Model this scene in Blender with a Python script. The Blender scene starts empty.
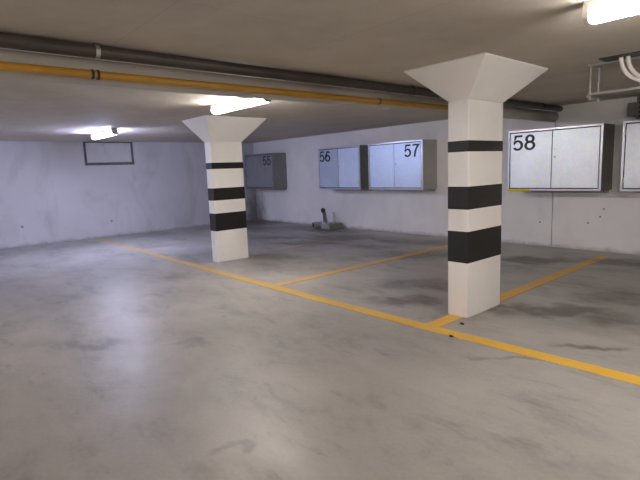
import bpy, bmesh, math, random
from mathutils import Vector, Matrix
random.seed(7)
PI = math.pi
COL = bpy.context.scene.collection
SC = bpy.context.scene

# ------------------------------------------------------------------ camera
F_PX = 476.33
yaw, pitch, roll = (math.radians(a) for a in (48.912, 8.331, 2.196))
fwd = Vector((-math.sin(yaw)*math.cos(pitch), math.cos(yaw)*math.cos(pitch), -math.sin(pitch)))
rgt0 = Vector((math.cos(yaw), math.sin(yaw), 0))
up0 = rgt0.cross(fwd)
rgt = rgt0*math.cos(roll) - up0*math.sin(roll)
up = up0*math.cos(roll) + rgt0*math.sin(roll)
cd = bpy.data.cameras.new('camera')
cd.sensor_fit = 'HORIZONTAL'; cd.sensor_width = 36.0; cd.lens = F_PX/640*36
cd.clip_start = 0.05; cd.clip_end = 200
camo = bpy.data.objects.new('camera', cd); COL.objects.link(camo)
b = -fwd
camo.matrix_world = Matrix(((rgt.x, up.x, b.x, 0), (rgt.y, up.y, b.y, 0), (rgt.z, up.z, b.z, 1.5), (0, 0, 0, 1)))
SC.camera = camo

# ------------------------------------------------------------------ world, exposure
w = bpy.data.worlds.new('world'); SC.world = w; w.use_nodes = True
w.node_tree.nodes['Background'].inputs[0].default_value = (0.5, 0.52, 0.6, 1)
w.node_tree.nodes['Background'].inputs[1].default_value = 0.02
SC.view_settings.view_transform = 'Standard'
SC.view_settings.look = 'None'
SC.view_settings.gamma = 1
SC.view_settings.use_curve_mapping = False
SC.view_settings.exposure = 3.55

# lamp strengths (emission of each diffuser) and tints
WARM = (1.0, 0.89, 0.80)
NEUT = (1.0, 0.95, 0.93)
COOL = (0.58, 0.63, 1.0)
# left end x, y, tint, strength, in view?
LAMPS = [(-5.90, 3.33, NEUT, 7), (-10.60, 3.16, COOL, 14), (-1.19, 3.22, NEUT, 7)]
LAMPS_UNSEEN = [(-5.98, -2.2, NEUT, 7), (-1.14, -2.2, WARM, 8), (-10.72, -2.2, COOL, 11), (3.6, 3.3, WARM, 7), (3.6, -2.2, WARM, 7)]  # unseen lamps, added for the light the foreground needs

# room numbers
D = 8.571; LX = -12.868; H = 2.424; RX = 6.5; BY = -5.5

# ------------------------------------------------------------------ materials
def newmat(name):
    m = bpy.data.materials.new(name); m.use_nodes = True
    nt = m.node_tree; bs = nt.nodes['Principled BSDF']
    return m, nt, bs
def nd(nt, t, **kw):
    n = nt.nodes.new(t)
    for k, v in kw.items():
        if k in n.inputs: n.inputs[k].default_value = v
        else: setattr(n, k, v)
    return n
def ramp(nt, src, stops):
    r = nt.nodes.new('ShaderNodeValToRGB'); nt.links.new(src, r.inputs[0])
    e = r.color_ramp.elements
    while len(e) < len(stops): e.new(0.5)
    for i, (p, c) in enumerate(stops):
        e[i].position = p; e[i].color = (c[0], c[1], c[2], 1) if hasattr(c, '__len__') else (c, c, c, 1)
    return r.outputs[0]
def mix(nt, fac, a, b_, typ='MIX'):
    n = nt.nodes.new('ShaderNodeMix'); n.data_type = 'RGBA'; n.blend_type = typ
    for sock, v in ((n.inputs[0], fac), (n.inputs[6], a), (n.inputs[7], b_)):
        if isinstance(v, bpy.types.NodeSocket): nt.links.new(v, sock)
        elif hasattr(v, '__len__'): sock.default_value = (v[0], v[1], v[2], 1)
        else: sock.default_value = v
    return n.outputs[2]
def math_(nt, op, a, b_=None):
    n = nt.nodes.new('ShaderNodeMath'); n.operation = op
    for i, v in enumerate((a, b_)):
        if v is None: continue
        if isinstance(v, bpy.types.NodeSocket): nt.links.new(v, n.inputs[i])
        else: n.inputs[i].default_value = v
    return n.outputs[0]
def coords(nt, scale=(1, 1, 1), rot=(0, 0, 0)):
    g = nt.nodes.new('ShaderNodeNewGeometry')
    mp = nt.nodes.new('ShaderNodeMapping'); mp.inputs['Scale'].default_value = scale; mp.inputs['Rotation'].default_value = rot
    nt.links.new(g.outputs['Position'], mp.inputs[0]); return mp.outputs[0]
def noise(nt, vec, scale, detail=5, rough=0.55, dist=0.0):
    n = nt.nodes.new('ShaderNodeTexNoise'); n.inputs['Scale'].default_value = scale
    n.inputs['Detail'].default_value = detail; n.inputs['Roughness'].default_value = rough
    n.inputs['Distortion'].default_value = dist
    nt.links.new(vec, n.inputs['Vector']); return n.outputs['Fac']
def bump(nt, bs, h, strength, dist=0.01):
    n = nt.nodes.new('ShaderNodeBump'); n.inputs['Strength'].default_value = strength; n.inputs['Distance'].default_value = dist
    nt.links.new(h, n.inputs['Height']); nt.links.new(n.outputs[0], bs.inputs['Normal'])

# stains on the floor: centre x, y, half sizes, angle, depth
STAINS = [(-1.94, 4.85, 0.62, 0.26, 0.75, 0.95), (-2.42, 4.62, 0.32, 0.12, 0.8, 0.8), (-1.50, 4.9, 0.4, 0.2, 0.9, 0.6),
          (-3.31, 7.25, 0.75, 0.28, 0.6, 0.95), (-2.15, 7.85, 0.8, 0.4, 0.4, 0.8), (-1.67, 5.75, 0.6, 0.3, 0.7, 0.5),
          (-3.35, 4.10, 0.45, 0.28, 0.7, 0.7), (-3.65, 4.85, 0.7, 0.4, 0.6, 0.6), (-4.79, 6.65, 1.1, 0.5, 0.5, 0.65),
          (-6.2, 6.68, 0.6, 0.3, 0.4, 0.7), (-5.9, 7.7, 1.5, 0.45, 0.1, 0.6), (-1.77, 3.43, 0.35, 0.07, 0.6, 0.45), (-1.35, 4.05, 0.3, 0.07, 0.6, 0.7),
          (-7.66, 6.3, 0.9, 0.3, 0.6, 0.8), (-7.6, 7.2, 1.0, 0.5, 0.4, 0.85), (-8.74, 6.5, 0.9, 0.35, 0.6, 0.75),
          (-9.3, 8.0, 1.5, 0.5, 0, 0.8), (-12.2, 8.0, 1.3, 0.8, 0, 0.85), (-10.8, 7.2, 1.6, 0.6, 0.3, 0.55),
          (-6.9, 4.9, 0.7, 0.35, 0.5, 0.5), (-4.55, 1.2, 0.5, 0.14, 0.85, 0.35), (-3.86, 1.78, 0.3, 0.08, 0.85, 0.3), (-2.18, 1.32, 0.12, 0.05, 0.4, 0.5), (-7.0, 2.6, 1.2, 0.4, 0.8, 0.25)]
def stain_mask(nt):
    g = nt.nodes.new('ShaderNodeNewGeometry')
    warp = nt.nodes.new('ShaderNodeTexNoise'); warp.inputs['Scale'].default_value = 2.2; warp.inputs['Detail'].default_value = 5
    nt.links.new(g.outputs['Position'], warp.inputs['Vector'])
    sub = nd(nt, 'ShaderNodeVectorMath', operation='SUBTRACT'); nt.links.new(warp.outputs['Color'], sub.inputs[0]); sub.inputs[1].default_value = (.5, .5, .5)
    sc = nd(nt, 'ShaderNodeVectorMath', operation='SCALE'); nt.links.new(sub.outputs[0], sc.inputs[0]); sc.inputs['Scale'].default_value = 0.8
    ad = nd(nt, 'ShaderNodeVectorMath', operation='ADD'); nt.links.new(g.outputs['Position'], ad.inputs[0]); nt.links.new(sc.outputs[0], ad.inputs[1])
    tot = None
    for (x, y, a, b_, ang, k) in STAINS:
        s1 = nd(nt, 'ShaderNodeVectorMath', operation='SUBTRACT'); nt.links.new(ad.outputs[0], s1.inputs[0]); s1.inputs[1].default_value = (x, y, 0)
        ro = nd(nt, 'ShaderNodeVectorRotate'); ro.rotation_type = 'Z_AXIS'; nt.links.new(s1.outputs[0], ro.inputs['Vector']); ro.inputs['Angle'].default_value = -ang
        m1 = nd(nt, 'ShaderNodeVectorMath', operation='MULTIPLY'); nt.links.new(ro.outputs[0], m1.inputs[0]); m1.inputs[1].default_value = (1/a, 1/b_, 0)
        ln = nd(nt, 'ShaderNodeVectorMath', operation='LENGTH'); nt.links.new(m1.outputs[0], ln.inputs[0])
        mr = nd(nt, 'ShaderNodeMapRange'); mr.interpolation_type = 'SMOOTHSTEP'
        nt.links.new(ln.outputs['Value'], mr.inputs[0]); mr.inputs[1].default_value = 1.3; mr.inputs[2].default_value = 0.35
        mr.inputs[3].default_value = 0; mr.inputs[4].default_value = k
        tot = mr.outputs[0] if tot is None else math_(nt, 'MAXIMUM', tot, mr.outputs[0])
    return tot
def floor_color(nt):
    v = coords(nt); vs = coords(nt, (0.7, 1.3, 1), (0, 0, 0.5))
    big = noise(nt, v, 0.45, 4, 0.55, 0.3)
    c = ramp(nt, big, [(0.3, (0.33, 0.31, 0.285)), (0.7, (0.44, 0.418, 0.385))])
    mid = noise(nt, vs, 1.5, 9, 0.66, 0.15)
    c = mix(nt, 0.75, c, ramp(nt, mid, [(0.30, 0.50), (0.46, 0.90), (0.6, 1.04), (0.78, 1.15)]), 'MULTIPLY')
    sm = noise(nt, coords(nt, (1, 1.7, 1), (0, 0, 0.9)), 2.0, 10, 0.72, 0.2)
    c = mix(nt, 0.6, c, ramp(nt, sm, [(0.28, 0.55), (0.40, 0.96), (0.7, 1.05)]), 'MULTIPLY')
    fine = noise(nt, v, 38, 4, 0.7)
    c = mix(nt, 0.35, c, ramp(nt, fine, [(0.3, 0.8), (0.7, 1.15)]), 'MULTIPLY')
    dirn = coords(nt, (0.42, 1.5, 1), (0, 0, math.radians(-45)))
    smudge = noise(nt, dirn, 3.4, 7, 0.66, 0.2)
    gate = ramp(nt, noise(nt, v, 1.1, 2, 0.5), [(0.38, 0.0), (0.55, 1.0)])
    sg = math_(nt, 'MULTIPLY', ramp(nt, smudge, [(0.58, 0.0), (0.70, 0.55)]), gate)
    c = mix(nt, sg, c, (0.13, 0.12, 0.105))
    st = stain_mask(nt)
    brk = noise(nt, vs, 4.2, 10, 0.72, 0.3)
    st2 = math_(nt, 'MULTIPLY', st, ramp(nt, brk, [(0.42, 1.0), (0.66, 0.35)]))
    c = mix(nt, math_(nt, 'MINIMUM', math_(nt, 'MULTIPLY', st2, 1.2), 0.8), c, (0.085, 0.067, 0.048))
    return c, mid, fine, st
def m_floor():
    m, nt, bs = newmat('sealed_concrete_floor')
    c, mid, fine, st = floor_color(nt)
    nt.links.new(c, bs.inputs['Base Color'])
    nt.links.new(ramp(nt, mid, [(0.3, 0.50), (0.7, 0.36)]), bs.inputs['Roughness'])
    bs.inputs['Specular IOR Level'].default_value = 0.55
    bump(nt, bs, noise(nt, coords(nt), 5, 8, 0.6), 0.25, 0.012)
    return m
def m_line(name, col, wear):
    m, nt, bs = newmat(name)
    c, mid, fine, st = floor_color(nt)
    wn = noise(nt, coords(nt), 9, 8, 0.7, 0.4)
    wn2 = noise(nt, coords(nt), 1.1, 3, 0.5)
    s = math_(nt, 'ADD', math_(nt, 'MULTIPLY', wn, 0.6), math_(nt, 'MULTIPLY', wn2, 0.5))
    f = ramp(nt, s, [(0.40, 0.0), (0.72, 1.0)])
    fac = math_(nt, 'MULTIPLY', f, wear)
    sp = nd(nt, 'ShaderNodeSeparateXYZ'); g = nt.nodes.new('ShaderNodeNewGeometry'); nt.links.new(g.outputs['Position'], sp.inputs[0])
    far = nd(nt, 'ShaderNodeMapRange'); nt.links.new(sp.outputs['X'], far.inputs[0]); far.inputs[1].default_value = -1.5; far.inputs[2].default_value = -12.5; far.inputs[3].default_value = 0.0; far.inputs[4].default_value = 0.55
    fac = math_(nt, 'ADD', fac, far.outputs[0])
    fac = math_(nt, 'MAXIMUM', fac, math_(nt, 'MULTIPLY', st, 0.65)); fac = math_(nt, 'MINIMUM', fac, 0.92)
    out = mix(nt, fac, col, c)
    out = mix(nt, 0.5, out, ramp(nt, fine, [(0.3, 0.85), (0.7, 1.1)]), 'MULTIPLY')
    nt.links.new(out, bs.inputs['Base Color']); bs.inputs['Roughness'].default_value = 0.5
    return m
def m_wall(name, base, grime=0.5, warmth=None):
    m, nt, bs = newmat(name)
    v = coords(nt)
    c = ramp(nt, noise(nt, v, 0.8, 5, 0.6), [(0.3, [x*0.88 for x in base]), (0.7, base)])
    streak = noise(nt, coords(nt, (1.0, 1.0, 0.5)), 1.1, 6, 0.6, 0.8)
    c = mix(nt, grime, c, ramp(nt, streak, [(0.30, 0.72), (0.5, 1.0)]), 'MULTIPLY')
    # dirt: scuffs near the floor with broken outline
    g = nt.nodes.new('ShaderNodeNewGeometry'); sp = nd(nt, 'ShaderNodeSeparateXYZ'); nt.links.new(g.outputs['Position'], sp.inputs[0])
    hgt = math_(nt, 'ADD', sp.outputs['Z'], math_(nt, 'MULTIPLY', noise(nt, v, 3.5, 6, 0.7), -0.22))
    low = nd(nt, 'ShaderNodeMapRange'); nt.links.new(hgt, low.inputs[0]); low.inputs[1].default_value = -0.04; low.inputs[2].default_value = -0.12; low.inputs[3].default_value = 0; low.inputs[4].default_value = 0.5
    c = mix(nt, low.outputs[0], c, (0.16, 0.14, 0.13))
    # sooty corner stain
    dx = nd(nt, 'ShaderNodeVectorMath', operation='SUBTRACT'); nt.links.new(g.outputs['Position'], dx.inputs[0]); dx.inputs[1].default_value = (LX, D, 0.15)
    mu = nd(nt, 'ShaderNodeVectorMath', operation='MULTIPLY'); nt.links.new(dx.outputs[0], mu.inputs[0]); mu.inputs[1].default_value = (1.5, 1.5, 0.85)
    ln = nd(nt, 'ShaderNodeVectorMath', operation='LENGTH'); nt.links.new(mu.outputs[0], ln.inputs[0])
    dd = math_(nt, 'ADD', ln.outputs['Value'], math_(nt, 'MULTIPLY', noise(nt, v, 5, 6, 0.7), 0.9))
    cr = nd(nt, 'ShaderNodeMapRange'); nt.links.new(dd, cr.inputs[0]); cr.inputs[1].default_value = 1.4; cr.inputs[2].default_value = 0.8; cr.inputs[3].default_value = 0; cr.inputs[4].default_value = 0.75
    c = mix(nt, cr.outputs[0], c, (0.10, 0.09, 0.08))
    sp2 = ramp(nt, noise(nt, v, 7, 3, 0.5), [(0.70, 0.0), (0.78, 0.35)])
    c = mix(nt, sp2, c, (0.4, 0.39, 0.38))
    nt.links.new(c, bs.inputs['Base Color']); bs.inputs['Roughness'].default_value = 0.6
    bump(nt, bs, noise(nt, v, 14, 6, 0.6), 0.15, 0.006)
    return m
def m_plain(name, base, rough=0.5, metal=0.0, var=0.12, scale=6, bumpk=0.0):
    m, nt, bs = newmat(name)
    v = coords(nt)
    c = ramp(nt, noise(nt, v, scale, 6, 0.6), [(0.3, [x*(1-var) for x in base]), (0.7, [min(1, x*(1+var*0.4)) for x in base])])
    nt.links.new(c, bs.inputs['Base Color']); bs.inputs['Roughness'].default_value = rough; bs.inputs['Metallic'].default_value = metal
    if bumpk: bump(nt, bs, noise(nt, v, scale*6, 5, 0.6), bumpk, 0.004)
    return m
def m_ceiling():
    m, nt, bs = newmat('cast_concrete_ceiling')
    v = coords(nt)
    c = ramp(nt, noise(nt, v, 0.6, 5, 0.6, 0.3), [(0.3, (0.50, 0.455, 0.385)), (0.7, (0.64, 0.585, 0.50))])
    c = mix(nt, 0.4, c, ramp(nt, noise(nt, v, 3.5, 7, 0.65), [(0.3, 0.8), (0.7, 1.08)]), 'MULTIPLY')
    # faint formwork board joints
    wv = nt.nodes.new('ShaderNodeTexBrick'); nt.links.new(v, wv.inputs['Vector']); wv.inputs['Scale'].default_value = 1.0
    wv.inputs['Brick Width'].default_value = 2.5; wv.inputs['Row Height'].default_value = 1.25; wv.inputs['Mortar Size'].default_value = 0.006
    wv.inputs['Color1'].default_value = wv.inputs['Color2'].default_value = (1, 1, 1, 1); wv.inputs['Mortar'].default_value = (0.72, 0.72, 0.72, 1)
    c = mix(nt, 0.35, c, wv.outputs['Color'], 'MULTIPLY')
    nt.links.new(c, bs.inputs['Base Color']); bs.inputs['Roughness'].default_value = 0.75
    bump(nt, bs, noise(nt, v, 9, 7, 0.6), 0.2, 0.006)
    return m
def m_galv(name, base, rough=0.38, metal=0.75):
    m, nt, bs = newmat(name)
    v = coords(nt)
    vo = nt.nodes.new('ShaderNodeTexVoronoi'); vo.inputs['Scale'].default_value = 22; nt.links.new(v, vo.inputs['Vector'])
    c = mix(nt, 0.06, base, vo.outputs['Color'])
    c = mix(nt, 0.5, c, ramp(nt, noise(nt, v, 2.5, 5, 0.6), [(0.3, 0.86), (0.7, 1.05)]), 'MULTIPLY')
    nt.links.new(c, bs.inputs['Base Color']); bs.inputs['Metallic'].default_value = metal
    nt.links.new(ramp(nt, noise(nt, v, 9, 4, 0.6), [(0.3, rough-0.05), (0.7, rough+0.06)]), bs.inputs['Roughness'])
    return m
def m_emit(name, col, s):
    m, nt, bs = newmat(name)
    bs.inputs['Base Color'].default_value = (0.9, 0.9, 0.9, 1)
    bs.inputs['Emission Color'].default_value = (*col, 1); bs.inputs['Emission Strength'].default_value = s
    return m

M_FLOOR = m_floor(); M_CEIL = m_ceiling()
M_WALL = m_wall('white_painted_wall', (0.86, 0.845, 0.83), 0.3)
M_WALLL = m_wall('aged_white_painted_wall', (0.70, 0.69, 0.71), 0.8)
M_LINE = m_line('yellow_line_paint', (0.80, 0.45, 0.012), 0.3)
M_LINE2 = m_line('worn_orange_line_paint', (0.80, 0.42, 0.02), 0.36)
M_LINE3 = m_line('almost_gone_line_paint', (0.62, 0.34, 0.06), 0.85)
M_PILLAR = m_plain('white_pillar_paint', (0.88, 0.86, 0.83), 0.5, 0, 0.05, 2.5, 0.1)
M_BLACK = m_plain('black_band_paint', (0.012, 0.011, 0.010), 0.45, 0, 0.2, 8)
M_GALV = m_galv('galvanised_door_sheet', (0.86, 0.92, 0.96), 0.42, 0.55)
M_GALV_DIM = m_galv('duller_galvanised_door_sheet', (0.50, 0.57, 0.70), 0.5, 0.5)  # weaker reflection on one left door, painted into its base colour
M_GALV_COOLLIT = m_galv('bluish_galvanised_door_sheet', (0.66, 0.77, 0.93), 0.42, 0.55)  # cool lamp light on the doors put in as a blue base tint
M_FRAME = m_galv('bright_aluminium_frame', (0.62, 0.64, 0.67), 0.34, 0.8)
M_SIDE = m_galv('dull_grey_cabinet_side', (0.25, 0.245, 0.235), 0.55, 0.35)
M_SIDE2 = m_galv('pale_grey_cabinet_side', (0.50, 0.485, 0.46), 0.55, 0.35)
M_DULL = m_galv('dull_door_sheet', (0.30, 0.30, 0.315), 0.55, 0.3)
M_GASKET = m_plain('dark_gasket', (0.02, 0.02, 0.02), 0.6)
M_DIGIT = m_plain('black_number_vinyl', (0.012, 0.013, 0.03), 0.45, 0, 0.1)
M_TAPE = m_plain('yellow_tape', (0.75, 0.62, 0.03), 0.45)
M_YPIPE = m_plain('yellow_pipe_paint', (0.52, 0.27, 0.03), 0.4, 0, 0.15, 3)
M_GPIPE = m_plain('grey_pipe_plastic', (0.50, 0.47, 0.42), 0.5, 0, 0.12, 2)
M_DPIPE = m_plain('dark_pipe_steel', (0.085, 0.072, 0.065), 0.45, 0.2, 0.2, 3)
M_STEEL = m_plain('zinc_steel', (0.50, 0.50, 0.50), 0.35, 0.9, 0.15, 12)
M_DSTEEL = m_plain('dark_steel', (0.06, 0.055, 0.055), 0.5, 0.6, 0.2, 12)
M_BRKT = m_plain('dull_brown_steel', (0.16, 0.145, 0.135), 0.5, 0.3, 0.2, 12)
M_HOUSING = m_plain('lamp_housing_plastic', (0.50, 0.46, 0.42), 0.5)
M_CONDUIT = m_plain('white_conduit_plastic', (0.72, 0.69, 0.64), 0.45)
M_CONC = m_plain('rough_grey_concrete', (0.34, 0.335, 0.33), 0.85, 0, 0.3, 9, 0.5)
M_PALE = m_plain('pale_cement', (0.42, 0.42, 0.43), 0.8, 0, 0.2, 9, 0.3)
M_DARKC = m_plain('dark_groove', (0.20, 0.185, 0.19), 0.8, 0, 0.3, 5)
M_DUCT = m_plain('grey_tray_sheet', (0.26, 0.245, 0.235), 0.5, 0.5, 0.15, 4)

# ------------------------------------------------------------------ mesh helpers
def link(name, bm, mat, parent=None, smooth=False, bevel=0.0, seg=2):
    me = bpy.data.meshes.new(name)
    bmesh.ops.recalc_face_normals(bm, faces=bm.faces[:])
    bm.to_mesh(me); bm.free()
    if smooth:
        for p in me.polygons: p.use_smooth = True
    o = bpy.data.objects.new(name, me); COL.objects.link(o)
    if mat: me.materials.append(mat)
    if parent: o.parent = parent
    if bevel:
        md = o.modifiers.new('bevel', 'BEVEL'); md.width = bevel; md.segments = seg; md.limit_method = 'ANGLE'
    return o
def BM(): return bmesh.new()
def bx(bm, x0, x1, y0, y1, z0, z1):
    vs = [bm.verts.new((x, y, z)) for x in (x0, x1) for y in (y0, y1) for z in (z0, z1)]
    for f in ((0, 1, 3, 2), (4, 6, 7, 5), (0, 4, 5, 1), (2, 3, 7, 6), (0, 2, 6, 4), (1, 5, 7, 3)):
        bm.faces.new([vs[i] for i in f])
    return bm
def tube(bm, pts, r, n=20, caps=True):
    pts = [Vector(p) for p in pts]; rings = []
    prev = None
    for i, p in enumerate(pts):
        t = (pts[min(i+1, len(pts)-1)] - pts[max(i-1, 0)]).normalized()
        if prev is None: a = t.orthogonal().normalized()
        else: a = (prev - t*prev.dot(t)).normalized()
        prev = a; c = t.cross(a)
        rr = r[i] if hasattr(r, '__len__') else r
        rings.append([bm.verts.new(p + (a*math.cos(2*PI*k/n) + c*math.sin(2*PI*k/n))*rr) for k in range(n)])
    for A, B in zip(rings, rings[1:]):
        for k in range(n): bm.faces.new((A[k], A[(k+1) % n], B[(k+1) % n], B[k]))
    if caps: bm.faces.new(rings[0][::-1]); bm.faces.new(rings[-1])
    return bm
def empty(name, loc=(0, 0, 0), rz=0):
    o = bpy.data.objects.new(name, None); COL.objects.link(o); o.location = loc; o.rotation_euler.z = rz
    o.empty_display_size = 0.1
    return o
def tag(o, label, cat, group=None):
    o['label'] = label; o['category'] = cat
    if group: o['group'] = group
    return o
def struct(name, bm, mat, parent=None, **kw):
    o = link(name, bm, mat, parent, **kw)
    o['kind'] = 'structure'
    return o

# ------------------------------------------------------------------ room shell
struct('floor', bx(BM(), LX-0.2, RX+0.2, BY-0.2, D+0.2, -0.2, 0), M_FLOOR)
struct('ceiling', bx(BM(), LX-0.2, RX+0.2, BY-0.2, D+0.2, H, H+0.25), M_CEIL)
# left wall, built round the blocked opening
PY0, PY1, PZ0 = 3.56, 4.80, 1.835
bm = BM()
bx(bm, LX-0.2, LX, BY, PY0, 0, H); bx(bm, LX-0.2, LX, PY1, D, 0, H); bx(bm, LX-0.2, LX, PY0, PY1, 0, PZ0)
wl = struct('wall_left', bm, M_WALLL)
bm = BM(); bx(bm, LX-0.2, LX-0.045, PY0, PY1, PZ0, H)
struct('window_1', bm, M_DARKC)
bm = BM(); bx(bm, LX-0.05, LX-0.018, PY0+0.07, PY1-0.07, PZ0+0.07, H-0.03)
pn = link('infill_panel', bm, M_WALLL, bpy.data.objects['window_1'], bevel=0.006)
# far wall in two panels with the open joint the photo shows
bm = BM(); JX = -3.59
bx(bm, LX, JX-0.008, D, D+0.2, 0, H); bx(bm, JX+0.008, RX, D, D+0.2, 0, H); bx(bm, JX-0.008, JX+0.008, D+0.05, D+0.2, 0, H)
struct('wall_back', bm, M_WALL)
struct('wall_right', bx(BM(), RX, RX+0.2, BY, D, 0, H), M_WALL)
struct('wall_front', bx(BM(), LX, RX, BY-0.2, BY, 0, H), M_WALL)

# small plugged bolt holes in the walls
HOLES = [((-3.80, D, 0.43), 'y', 'dark plugged bolt hole in white wall just left of the vertical joint'),
         ((-3.00, D, 0.46), 'y', 'bolt hole in white wall below cabinet 58, lowest and leftmost of the cluster of three'),
         ((-2.82, D, 0.57), 'y', 'bolt hole in white wall, middle of the cluster of three below cabinet 58'),
         ((-2.77, D, 0.70), 'y', 'bolt hole in white wall, uppermost of the cluster of three below cabinet 58'),
         ((LX, 2.05, 0.46), 'x', 'bolt hole at far left of the aged left wall'),
         ((LX, 4.06, 0.40), 'x', 'bolt hole low on left wall near end of yellow line')]
for (x, y, z), ax, lab in HOLES:
    bm = BM()
    if ax == 'y': tube(bm, [(0, -0.004, 0), (0, 0.004, 0)], 0.017, 14)
    else: tube(bm, [(0.004, 0, 0), (-0.004, 0, 0)], 0.03, 14)
    o = link('bolt_hole_plug', bm, M_CONC); o.location = (x, y, z)
    tag(o, lab, 'wall plug', 'plugged bolt holes in the walls')

# ------------------------------------------------------------------ floor markings
MY = 3.575; LW = 0.072
def strip(name, x0, x1, y0, y1, mat, lab, ny=1):
    bm = BM(); nx = max(1, int((x1-x0)/0.1)); n2 = max(1, int((y1-y0)/0.1))
    bx(bm, x0, x1, y0, y1, 0.0, 0.003)
    o = link(name, bm, mat); tag(o, lab, 'floor marking'); return o
bm = BM(); ln_pts = [(LX, 3.63), (-9.5, 3.585), (-7.0, 3.55), (-4.2, 3.545), (-2.5, 3.57), (-1.2, 3.61), (1.6, 3.65)]
lo = [[bm.verts.new((x, y+dy, z)) for dy, z in ((-LW, 0), (LW, 0), (LW, 0.004), (-LW, 0.004))] for x, y in ln_pts]
for A, B in zip(lo, lo[1:]):
    for k in range(4): bm.faces.new((A[k], A[(k+1) % 4], B[(k+1) % 4], B[k]))
bm.faces.new(lo[0]); bm.faces.new(lo[-1])
tag(link('aisle_line', bm, M_LINE), 'long bright yellow painted line running the whole way along the bay fronts', 'floor marking')
G = 'worn parking bay divider lines'
o = strip('bay_divider_line', -2.60-0.075, -2.60+0.075, MY, 8.15, M_LINE2, 'worn orange bay line running under the nearer pillar'); o['group'] = G
o = strip('bay_divider_line', -5.08-0.075, -5.08+0.075, MY, 7.75, M_LINE2, 'orange bay line between the two pillars, on bare floor'); o['group'] = G
o = strip('bay_divider_line', -7.36-0.06, -7.36+0.06, MY, 7.0, M_LINE3, 'faded bay line running under the farther pillar'); o['group'] = G
o = strip('bay_divider_line', -9.95-0.06, -9.95+0.06, MY, 6.6, M_LINE3, 'faintest bay line, left of the farther pillar near left wall'); o['group'] = G

# ------------------------------------------------------------------ pillars
def pillar(cx, cy, wx, wy, neck, cap, bands, lab):
    t = empty('concrete_pillar', (cx, cy, 0))
    tag(t, lab, 'pillar', 'white pillars with black bands')
    hx, hy = wx/2, wy/2
    bm = BM(); bx(bm, -hx, hx, -hy, hy, 0, neck)
    link('shaft', bm, M_PILLAR, t, bevel=0.008, seg=2)
    bm = BM(); x0, x1, y0, y1 = cap
    lo = [bm.verts.new(v) for v in ((-hx, -hy, neck), (hx, -hy, neck), (hx, hy, neck), (-hx, hy, neck))]
    mi = [bm.verts.new(v) for v in ((x0, y0, H-0.014), (x1, y0, H-0.014), (x1, y1, H-0.014), (x0, y1, H-0.014))]
    hi = [bm.verts.new(v) for v in ((x0, y0, H), (x1, y0, H), (x1, y1, H), (x0, y1, H))]
    for A, B in ((lo, mi), (mi, hi)):
        for k in range(4): bm.faces.new((A[k], A[(k+1) % 4], B[(k+1) % 4], B[k]))
    bm.faces.new(lo[::-1]); bm.faces.new(hi)
    link('flared_capital', bm, M_PILLAR, t, bevel=0.007, seg=2)
    for z0, z1 in bands:
        bm = BM(); e = 0.0025
        o_ = [(-hx-e, -hy-e), (hx+e, -hy-e), (hx+e, hy+e), (-hx-e, hy+e)]
        i_ = [(-hx+.01, -hy+.01), (hx-.01, -hy+.01), (hx-.01, hy-.01), (-hx+.01, hy-.01)]
        R = [[bm.verts.new((x, y, z)) for x, y in ring] for ring, z in ((o_, z0), (o_, z1), (i_, z1), (i_, z0))]
        for a in range(4):
            A, B = R[a], R[(a+1) % 4]
            for k in range(4): bm.faces.new((A[k], A[(k+1) % 4], B[(k+1) % 4], B[k]))
        ob = link('black_band', bm, M_BLACK, t, bevel=0.006, seg=2)
    return t
pillar(-2.586, 4.36, 0.225, 0.635, 2.10, (-0.464, 0.40, -0.54, 0.66),
       ((0.549, 0.861), (1.072, 1.294), (1.62, 1.726)), 'nearer white pillar with three black bands and wide flared top, between 57 and 58')
pillar(-7.300, 4.26, 0.20, 0.61, 2.035, (-0.48, 0.37, -0.50, 0.66),
       ((0.538, 0.842), (1.058, 1.267), (1.585, 1.692)), 'farther smaller white pillar with three black bands, in front of cabinet 55')

# ------------------------------------------------------------------ numbers
def arc(cx, cy, rx, ry, a0, a1, n=14):
    return [(cx + rx*math.cos(math.radians(a0+(a1-a0)*i/n)), cy + ry*math.sin(math.radians(a0+(a1-a0)*i/n))) for i in range(n+1)]
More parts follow.
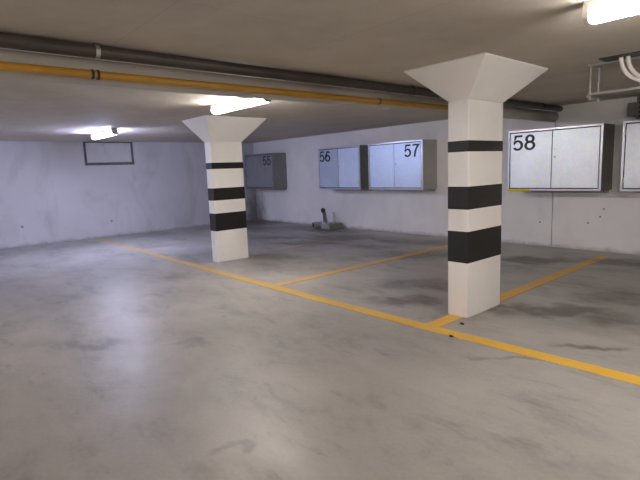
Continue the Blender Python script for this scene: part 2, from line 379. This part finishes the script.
# strokes in a 0.56 x 1 cell (centre lines), stroke 0.13
GLY = {
    '5': [[(0.50, 0.935), (0.155, 0.935), (0.095, 0.50)] + arc(0.265, 0.345, 0.215, 0.275, 140, -150, 22)],
    '6': [arc(0.30, 0.70, 0.20, 0.235, 25, 110, 10) + [(0.12, 0.66), (0.068, 0.45)] + arc(0.285, 0.325, 0.215, 0.26, 180, 540, 28)],
    '7': [[(0.05, 0.935), (0.50, 0.935), (0.36, 0.72), (0.25, 0.42), (0.20, 0.0)]],
    '8': [arc(0.28, 0.73, 0.175, 0.205, 0, 360, 28), arc(0.28, 0.305, 0.212, 0.24, 0, 360, 28)],
}
def stroke(bm, pts, wd, ox, oz, s, y0, y1, sx=1.0):
    P = [Vector((p[0], p[1])) for p in pts]
    Q = [P[0]]
    for p in P[1:]:
        if (p-Q[-1]).length > 1e-4: Q.append(p)
    P = Q; closed = (P[0]-P[-1]).length < 1e-3
    if closed: P = P[:-1]
    n = len(P); L_, R_ = [], []
    for i in range(n):
        a = P[i-1] if (i > 0 or closed) else None; c = P[(i+1) % n] if (i < n-1 or closed) else None
        t1 = (P[i]-a).normalized() if a is not None else None; t2 = (c-P[i]).normalized() if c is not None else None
        if t1 is None: t1 = t2
        if t2 is None: t2 = t1
        n1 = Vector((-t1.y, t1.x)); n2 = Vector((-t2.y, t2.x)); m_ = (n1+n2).normalized()
        k = wd/2/max(0.45, m_.dot(n1))
        L_.append(P[i]+m_*k); R_.append(P[i]-m_*k)
    def V(p, y): return bm.verts.new((ox+p.x*s*sx, y, oz+p.y*s))
    A = [(V(L_[i], y0), V(R_[i], y0), V(L_[i], y1), V(R_[i], y1)) for i in range(n)]
    rng = range(n) if closed else range(n-1)
    for i in rng:
        a, c = A[i], A[(i+1) % n]
        bm.faces.new((a[0], c[0], c[1], a[1])); bm.faces.new((a[2], a[3], c[3], c[2]))
        bm.faces.new((a[0], a[2], c[2], c[0])); bm.faces.new((a[1], c[1], c[3], a[3]))
    if not closed:
        for a in (A[0], A[-1]): bm.faces.new((a[0], a[1], a[3], a[2]))

# ------------------------------------------------------------------ wall cabinets
CZ0, CZ1, CD = 1.02, 2.04, 0.50
def cabinet(x0, x1, number, nx, side_mat, door_mat, frame_mat, lab, tape=False, tilt=(0, 0), split=0.5):
    wd = x1-x0; fy = -CD                      # local: origin at left-bottom-back corner
    t = empty('wall_cabinet', (x0, D, CZ0)); hh = CZ1-CZ0
    tag(t, lab, 'cabinet', 'metal wall cabinets along the back wall')
    bm = BM(); s = 0.012
    bx(bm, 0, s, fy+0.03, 0, 0, hh); bx(bm, wd-s, wd, fy+0.03, 0, 0, hh)
    bx(bm, s, wd-s, fy+0.03, 0, 0, s); bx(bm, s, wd-s, fy+0.03, 0, hh-s, hh); bx(bm, s, wd-s, -s, 0, s, hh-s)
    link('body', bm, side_mat, t)
    fw = 0.032
    bm = BM(); bx(bm, 0, fw, fy, fy+0.03, 0, hh); bx(bm, wd-fw, wd, fy, fy+0.03, 0, hh)
    bx(bm, fw, wd-fw, fy, fy+0.03, 0, fw); bx(bm, fw, wd-fw, fy, fy+0.03, hh-fw, hh)
    link('front_frame', bm, frame_mat, t, bevel=0.003)
    bm = BM(); bx(bm, fw, wd-fw, fy+0.022, fy+0.028, fw, hh-fw)
    link('gasket', bm, M_GASKET, t)
    g = 0.015; inner = wd-2*fw; mid = fw + inner*split
    for k, (a, c) in enumerate(((fw+g, mid-g*0.4), (mid+g*0.4, wd-fw-g))):
        bm = BM(); dy = tilt[k]
        vs = []
        bx(bm, a, c, fy+0.004, fy+0.018, fw+g, hh-fw-g)
        if dy:
            for v in bm.verts:
                f = (v.co.x-a)/(c-a) if k == 0 else (c-v.co.x)/(c-a)
                v.co.y -= dy*f
        dr = link('door', bm, door_mat if (k or number != '56') else M_GALV_DIM, t, bevel=0.002)
        if k == 1:
            zc = hh*0.54
            bm = BM(); tube(bm, [(a+0.045, fy+0.006, zc), (a+0.045, fy-0.006, zc)], 0.016, 16)
            bx(bm, a+0.043, a+0.047, fy-0.0085, fy-0.005, zc-0.009, zc+0.009)
            link('lock', bm, M_STEEL, dr)
            bm = BM(); tube(bm, [(a+0.045, fy+0.006, zc+0.13), (a+0.045, fy-0.003, zc+0.13)], 0.008, 12)
            link('rivet', bm, M_STEEL, dr)
        for hz in (0.16, hh-0.16):
            bm = BM(); hx = a-0.004 if k == 0 else c+0.004
            tube(bm, [(hx, fy+0.002, hz-0.04), (hx, fy+0.002, hz+0.04)], 0.005, 10)
            link('hinge', bm, M_STEEL, dr)
    bm = BM(); dig = 0.26
    for i, ch in enumerate(number):
        for st in GLY[ch]: stroke(bm, st, 0.135, nx - x0 + i*0.205, 1.70-CZ0, dig, fy-0.0005, fy+0.006, 0.72/0.56)
    if number: link('number', bm, M_DIGIT, t)
    else: bm.free()
    bm = BM(); bx(bm, 0.04, wd-0.04, -0.05, 0, -0.055, -0.0); bx(bm, 0.04, wd-0.04, -0.12, -0.05, -0.008, 0.0)
    link('mounting_rail', bm, M_SIDE2, t)
    if tape:
        bm = BM(); bx(bm, 0.0, 0.40, fy-0.002, fy+0.002, -0.014, 0.030)
        link('yellow_tape', bm, M_TAPE, t)
    return t
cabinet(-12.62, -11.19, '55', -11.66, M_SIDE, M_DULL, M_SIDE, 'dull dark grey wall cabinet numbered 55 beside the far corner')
cabinet(-9.215, -7.76, '56', -9.15, M_SIDE, M_GALV_COOLLIT, M_FRAME, 'blue-grey metal wall cabinet numbered 56 left of the cabinet with pale side', split=0.5)
cabinet(-7.49, -5.99, '57', -6.46, M_SIDE2, M_GALV_COOLLIT, M_FRAME, 'metal wall cabinet numbered 57 at upper right with pale grey side, left of nearer pillar')
cabinet(-4.17, -2.67, '58', -4.085, M_SIDE, M_GALV, M_FRAME, 'bright metal wall cabinet numbered 58 with yellow tape at lower left corner', tape=True)
cabinet(-2.41, -0.91, '', 0, M_SIDE, M_GALV, M_FRAME, 'metal wall cabinet cut off by the right edge, beside cabinet 58')

# ------------------------------------------------------------------ ceiling pipes
SL = 0.012
def pline(x, z, y0, y1, n=2): return [(x + SL*(y0+(y1-y0)*i/n - 4), y0+(y1-y0)*i/n, z) for i in range(n+1)]
Y0 = BY+0.02
t = empty('drain_pipe', (0, 0, 0)); tag(t, 'thick grey pipe hung under ceiling behind the yellow pipe', 'pipe')
GX, GZ, GR = -3.68, 2.252, 0.090
link('pipe', tube(BM(), pline(GX, GZ, Y0, D, 4), GR, 40), M_GPIPE, t, smooth=True)
for y in (-3.4, -1.0, 4.3, 6.3):
    x = GX+SL*(y-4)
    link('pipe_collar', tube(BM(), [(x, y-0.02, GZ), (x, y+0.02, GZ)], GR+0.008, 32), M_GPIPE, t)
    link('hanger_rod', tube(BM(), [(x, y, GZ+GR), (x, y, H)], 0.006, 8), M_STEEL, t)
t = empty('gas_pipe', (0, 0, 0)); tag(t, 'thin yellow painted pipe running under the ceiling', 'pipe')
YX, YZ, YR = -3.555, 2.214, 0.028
pts = pline(YX, YZ, Y0, 6.15, 4)
for k in range(1, 7):
    a = PI/2*k/6; pts.append((pts[4][0], 6.15+0.09*math.sin(a), YZ+0.09*(1-math.cos(a))))
pts.append((pts[4][0], 6.24, H-0.002))
link('pipe', tube(BM(), pts, YR, 24), M_YPIPE, t, smooth=True)
for y in (-2.0, 1.12, 4.02):
    x = YX+SL*(y-4)
    for k in ((-0.018, 0.018) if y < 2 else (0,)):
        link('clamp', tube(BM(), [(x, y+k-0.008, YZ), (x, y+k+0.008, YZ)], YR+0.005, 20), M_DSTEEL, t)
    link('clamp_stud', tube(BM(), [(x-YR+0.002, y, YZ+0.01), (x-YR-0.008, y, YZ+0.013)], 0.006, 8), M_DSTEEL, t)
t = empty('sprinkler_pipe', (0, 0, 0)); tag(t, 'dark steel pipe close against the ceiling, nearest of the three pipes', 'pipe')
DX, DZ, DR = -3.57, 2.373, 0.046
link('pipe', tube(BM(), pline(DX, DZ, Y0, D, 4), DR, 32), M_DPIPE, t, smooth=True)
for y in (-2.2, 1.15, 4.6, 7.9):
    x = DX+SL*(y-4)
    link('pipe_clamp', tube(BM(), [(x, y-0.014, DZ), (x, y+0.014, DZ)], DR+0.003, 28), M_STEEL if y == 1.15 else M_DSTEEL, t)
    bm = BM(); bx(bm, x-0.02, x+0.02, y-0.02, y+0.02, DZ+DR, H); link('clamp_foot', bm, M_DSTEEL, t)

# ------------------------------------------------------------------ ceiling lamps
def lamp(x0, y, col, s, lab, ln=1.27):
    t = empty('ceiling_lamp', (x0+ln/2, y, H)); tag(t, lab, 'ceiling lamp', 'long diffuser lamps under the ceiling')
    a = ln/2
    bm = BM(); bx(bm, -a+0.01, a-0.01, -0.046, 0.046, -0.055, 0); link('housing', bm, M_HOUSING, t, bevel=0.006)
    # diffuser: rounded trough, widest at mid height
    bm = BM(); n = 20; rings = []
    prof = [(0.057*math.cos(2*PI*k/n), 0.038*math.sin(2*PI*k/n)) for k in range(n)]
    for xx, sc in ((-a+0.028, 0.80), (-a+0.035, 0.93), (-a+0.05, 1.0), (a-0.05, 1.0), (a-0.035, 0.93), (a-0.028, 0.80)):
        rings.append([bm.verts.new((xx, p[0]*sc, -0.088+p[1]*sc)) for p in prof])
    for A, B in zip(rings, rings[1:]):
        for k in range(n): bm.faces.new((A[k], A[(k+1) % n], B[(k+1) % n], B[k]))
    bm.faces.new(rings[0]); bm.faces.new(rings[-1])
    link('diffuser', bm, m_emit('lit_diffuser', col, s), t, smooth=False)
    for sg in (-1, 1):
        bm = BM(); xx = sg*(a-0.016)
        prof2 = [(0.048, -0.002), (0.055, -0.085)] + [(0.055*math.cos(PI*k/8), -0.085-0.036*math.sin(PI*k/8)) for k in range(1, 8)] + [(-0.055, -0.085), (-0.048, -0.002)]
        A = [bm.verts.new((xx-0.014, p[0], p[1])) for p in prof2]; B = [bm.verts.new((xx+0.014, p[0], p[1])) for p in prof2]
        for k in range(len(A)): bm.faces.new((A[k], A[(k+1) % len(A)], B[(k+1) % len(A)], B[k]))
        bm.faces.new(A); bm.faces.new(B)
        link('end_cap', bm, M_HOUSING, t)
    return t
LABS = ['lit ceiling lamp above the farther pillar, behind the pipes', 'lit bluish ceiling lamp by the left wall above the blocked opening',
        'lit warm ceiling lamp cut off by the upper right corner of the photo']
for (x, y, c, s), lab in zip(LAMPS, LABS): lamp(x, y, c, s, lab)
LABS2 = ['ceiling lamp over the open aisle, outside the photo, second from left wall', 'ceiling lamp over the aisle, outside the photo, third from left wall', 'ceiling lamp over the aisle, outside the photo, nearest the left wall',
         'ceiling lamp near the right wall on the bay side, outside the photo', 'ceiling lamp near the right wall on the aisle side, outside the photo']
for (x, y, c, s), lab in zip(LAMPS_UNSEEN, LABS2): lamp(x, y, c, s, lab)

# ------------------------------------------------------------------ cable tray at the right
t = empty('cable_tray', (-1.88, 5.27, H)); tag(t, 'zinc cable tray hung from the ceiling above cabinet 58', 'cable tray')
TZ = -0.29
def rod(x, y, z0, z1, name='hanger_rod'):
    link(name, tube(BM(), [(x, y, z0), (x, y, z1)], 0.012, 10), M_STEEL, t)
for x in (0.0, 1.5):
    for y in (0.0, 0.22): rod(x, y, 0, TZ-0.02)
    bm = BM(); bx(bm, x-0.02, x+0.02, -0.03, 0.25, TZ-0.024, TZ); link('cross_channel', bm, M_STEEL, t)
    for y in (0.0, 0.22):
        link('nut', tube(BM(), [(x, y, TZ-0.045), (x, y, TZ-0.024)], 0.016, 6), M_STEEL, t)
        bm = BM(); bx(bm, x-0.025, x+0.025, y-0.025, y+0.025, -0.01, 0); link('ceiling_plate', bm, M_STEEL, t)
bm = BM(); bx(bm, -0.02, 1.9, 0.0, 0.22, TZ, TZ+0.003); link('tray_plate', bm, M_DUCT, t)
for y in (-0.002, 0.22):
    bm = BM(); bx(bm, -0.02, 1.9, y-0.002, y+0.002, TZ, TZ+0.05 if y > 0.1 else TZ+0.022); link('side_rail', bm, M_STEEL, t)
bm = BM(); bx(bm, 0.06, 1.9, -0.08, -0.05, -0.025, 0); link('ceiling_channel', bm, M_STEEL, t)
# opening in the ceiling with the conduits coming out
bm = BM(); bx(bm, -1.72, -1.38, 5.0, 5.20, H-0.012, H)
o = link('ceiling_hatch', bm, M_DSTEEL); tag(o, 'dark plate on ceiling where the two white conduits come out', 'hatch')
for i, (dx, lab) in enumerate(((0.06, 'left of the two white conduits curving from ceiling to tray'), (0.115, 'right of the two white conduits curving from ceiling to tray'))):
    pts = []; yo = (dx-0.06)*1.0
    for k in range(17):
        u = k/16
        a = Vector((-1.62+dx, 5.08, H-0.012)); b1 = Vector((-1.62+dx, 5.10, H-0.20)); c = Vector((-1.52+dx, 5.33+yo, H-0.266)); e = Vector((-1.15+dx, 5.34+yo, H-0.266))
        pts.append(a*(1-u)**3 + b1*3*u*(1-u)**2 + c*3*u*u*(1-u) + e*u**3)
    pts.append(Vector((-0.2, 5.34+yo, H-0.266)))
    o = link('conduit', tube(BM(), pts, 0.018, 14), M_CONDUIT, None, smooth=True); tag(o, lab, 'conduit', 'white conduits above the tray')

# slotted bracket on the wall above the cabinets at the right
t = empty('slotted_bracket', (-2.42, D, 2.10)); tag(t, 'dark perforated steel bracket on wall above the right cabinet', 'bracket')
bm = BM(); bx(bm, 0.0, 0.34, -0.32, 0.0, 0.02, 0.21); link('bracket_box', bm, M_BRKT, t, bevel=0.004)
bm = BM(); bx(bm, 0.125, 0.225, -0.345, -0.32, -0.03, 0.29); link('slotted_channel', bm, M_BRKT, t)
for k in range(5):
    link('slot', tube(BM(), [(0.165, -0.348, 0.0+k*0.065), (0.165, -0.343, 0.0+k*0.065)], 0.019, 12), M_GASKET, t)

# ------------------------------------------------------------------ pipe stub by the far wall
t = empty('pipe_stub', (-9.05, 8.25, 0)); tag(t, 'low grey concrete block with upright capped pipe stub at the back wall', 'pipe stub')
bm = BM(); bx(bm, -0.10, 0.24, -0.20, 0.26, 0, 0.14)
for v in bm.verts:
    v.co.x += random.uniform(-.03, .03); v.co.y += random.uniform(-.02, .02)
link('concrete_block', bm, M_CONC, t, bevel=0.02, seg=3)
link('standpipe', tube(BM(), [(-0.17, 0, 0.0), (-0.17, 0, 0.20), (-0.175, 0, 0.20), (-0.20, 0, 0.42)], [0.08, 0.07, 0.055, 0.045], 20), M_STEEL, t, smooth=True)
link('valve_cap', tube(BM(), [(-0.20, 0, 0.42), (-0.22, -0.01, 0.44), (-0.24, -0.02, 0.49), (-0.25, -0.02, 0.51)], [0.05, 0.06, 0.055, 0.03], 16), M_DSTEEL, t, smooth=True)
link('thin_rod', tube(BM(), [(0.10, 0.05, 0.12), (0.10, 0.05, 0.42)], 0.018, 10), M_STEEL, t)
t = empty('drain_elbow', (-9.45, 8.16, 0)); tag(t, 'short pale pipe end lying on floor with dark open mouth, left of stub', 'pipe end')
bm = BM(); tube(bm, [(-0.02, -0.12, 0.08), (0.0, 0.02, 0.08), (0.06, 0.12, 0.08)], [0.08, 0.075, 0.07], 20)
link('pipe_body', bm, M_PALE, t, smooth=False, bevel=0.004)
link('open_mouth', tube(BM(), [(-0.022, -0.124, 0.08), (-0.0205, -0.118, 0.08)], 0.058, 18), M_GASKET, t)

# tiny loose bits on the floor near the pillar
for i, (x, y, lab) in enumerate(((-2.42, 3.86, 'small dark chip of debris on floor beside base of nearer pillar'),
                                 (-2.30, 3.50, 'small dark chip of debris just on camera side of yellow line'))):
    bm = BM(); bmesh.ops.create_icosphere(bm, subdivisions=2, radius=0.02)
    for v in bm.verts: v.co = Vector((v.co.x*1.3, v.co.y*0.8, max(-0.006, v.co.z*0.5)))*random.uniform(0.85, 1.1)
    o = link('debris_chip', bm, M_DSTEEL); o.location = (x, y, 0.007); tag(o, lab, 'debris')
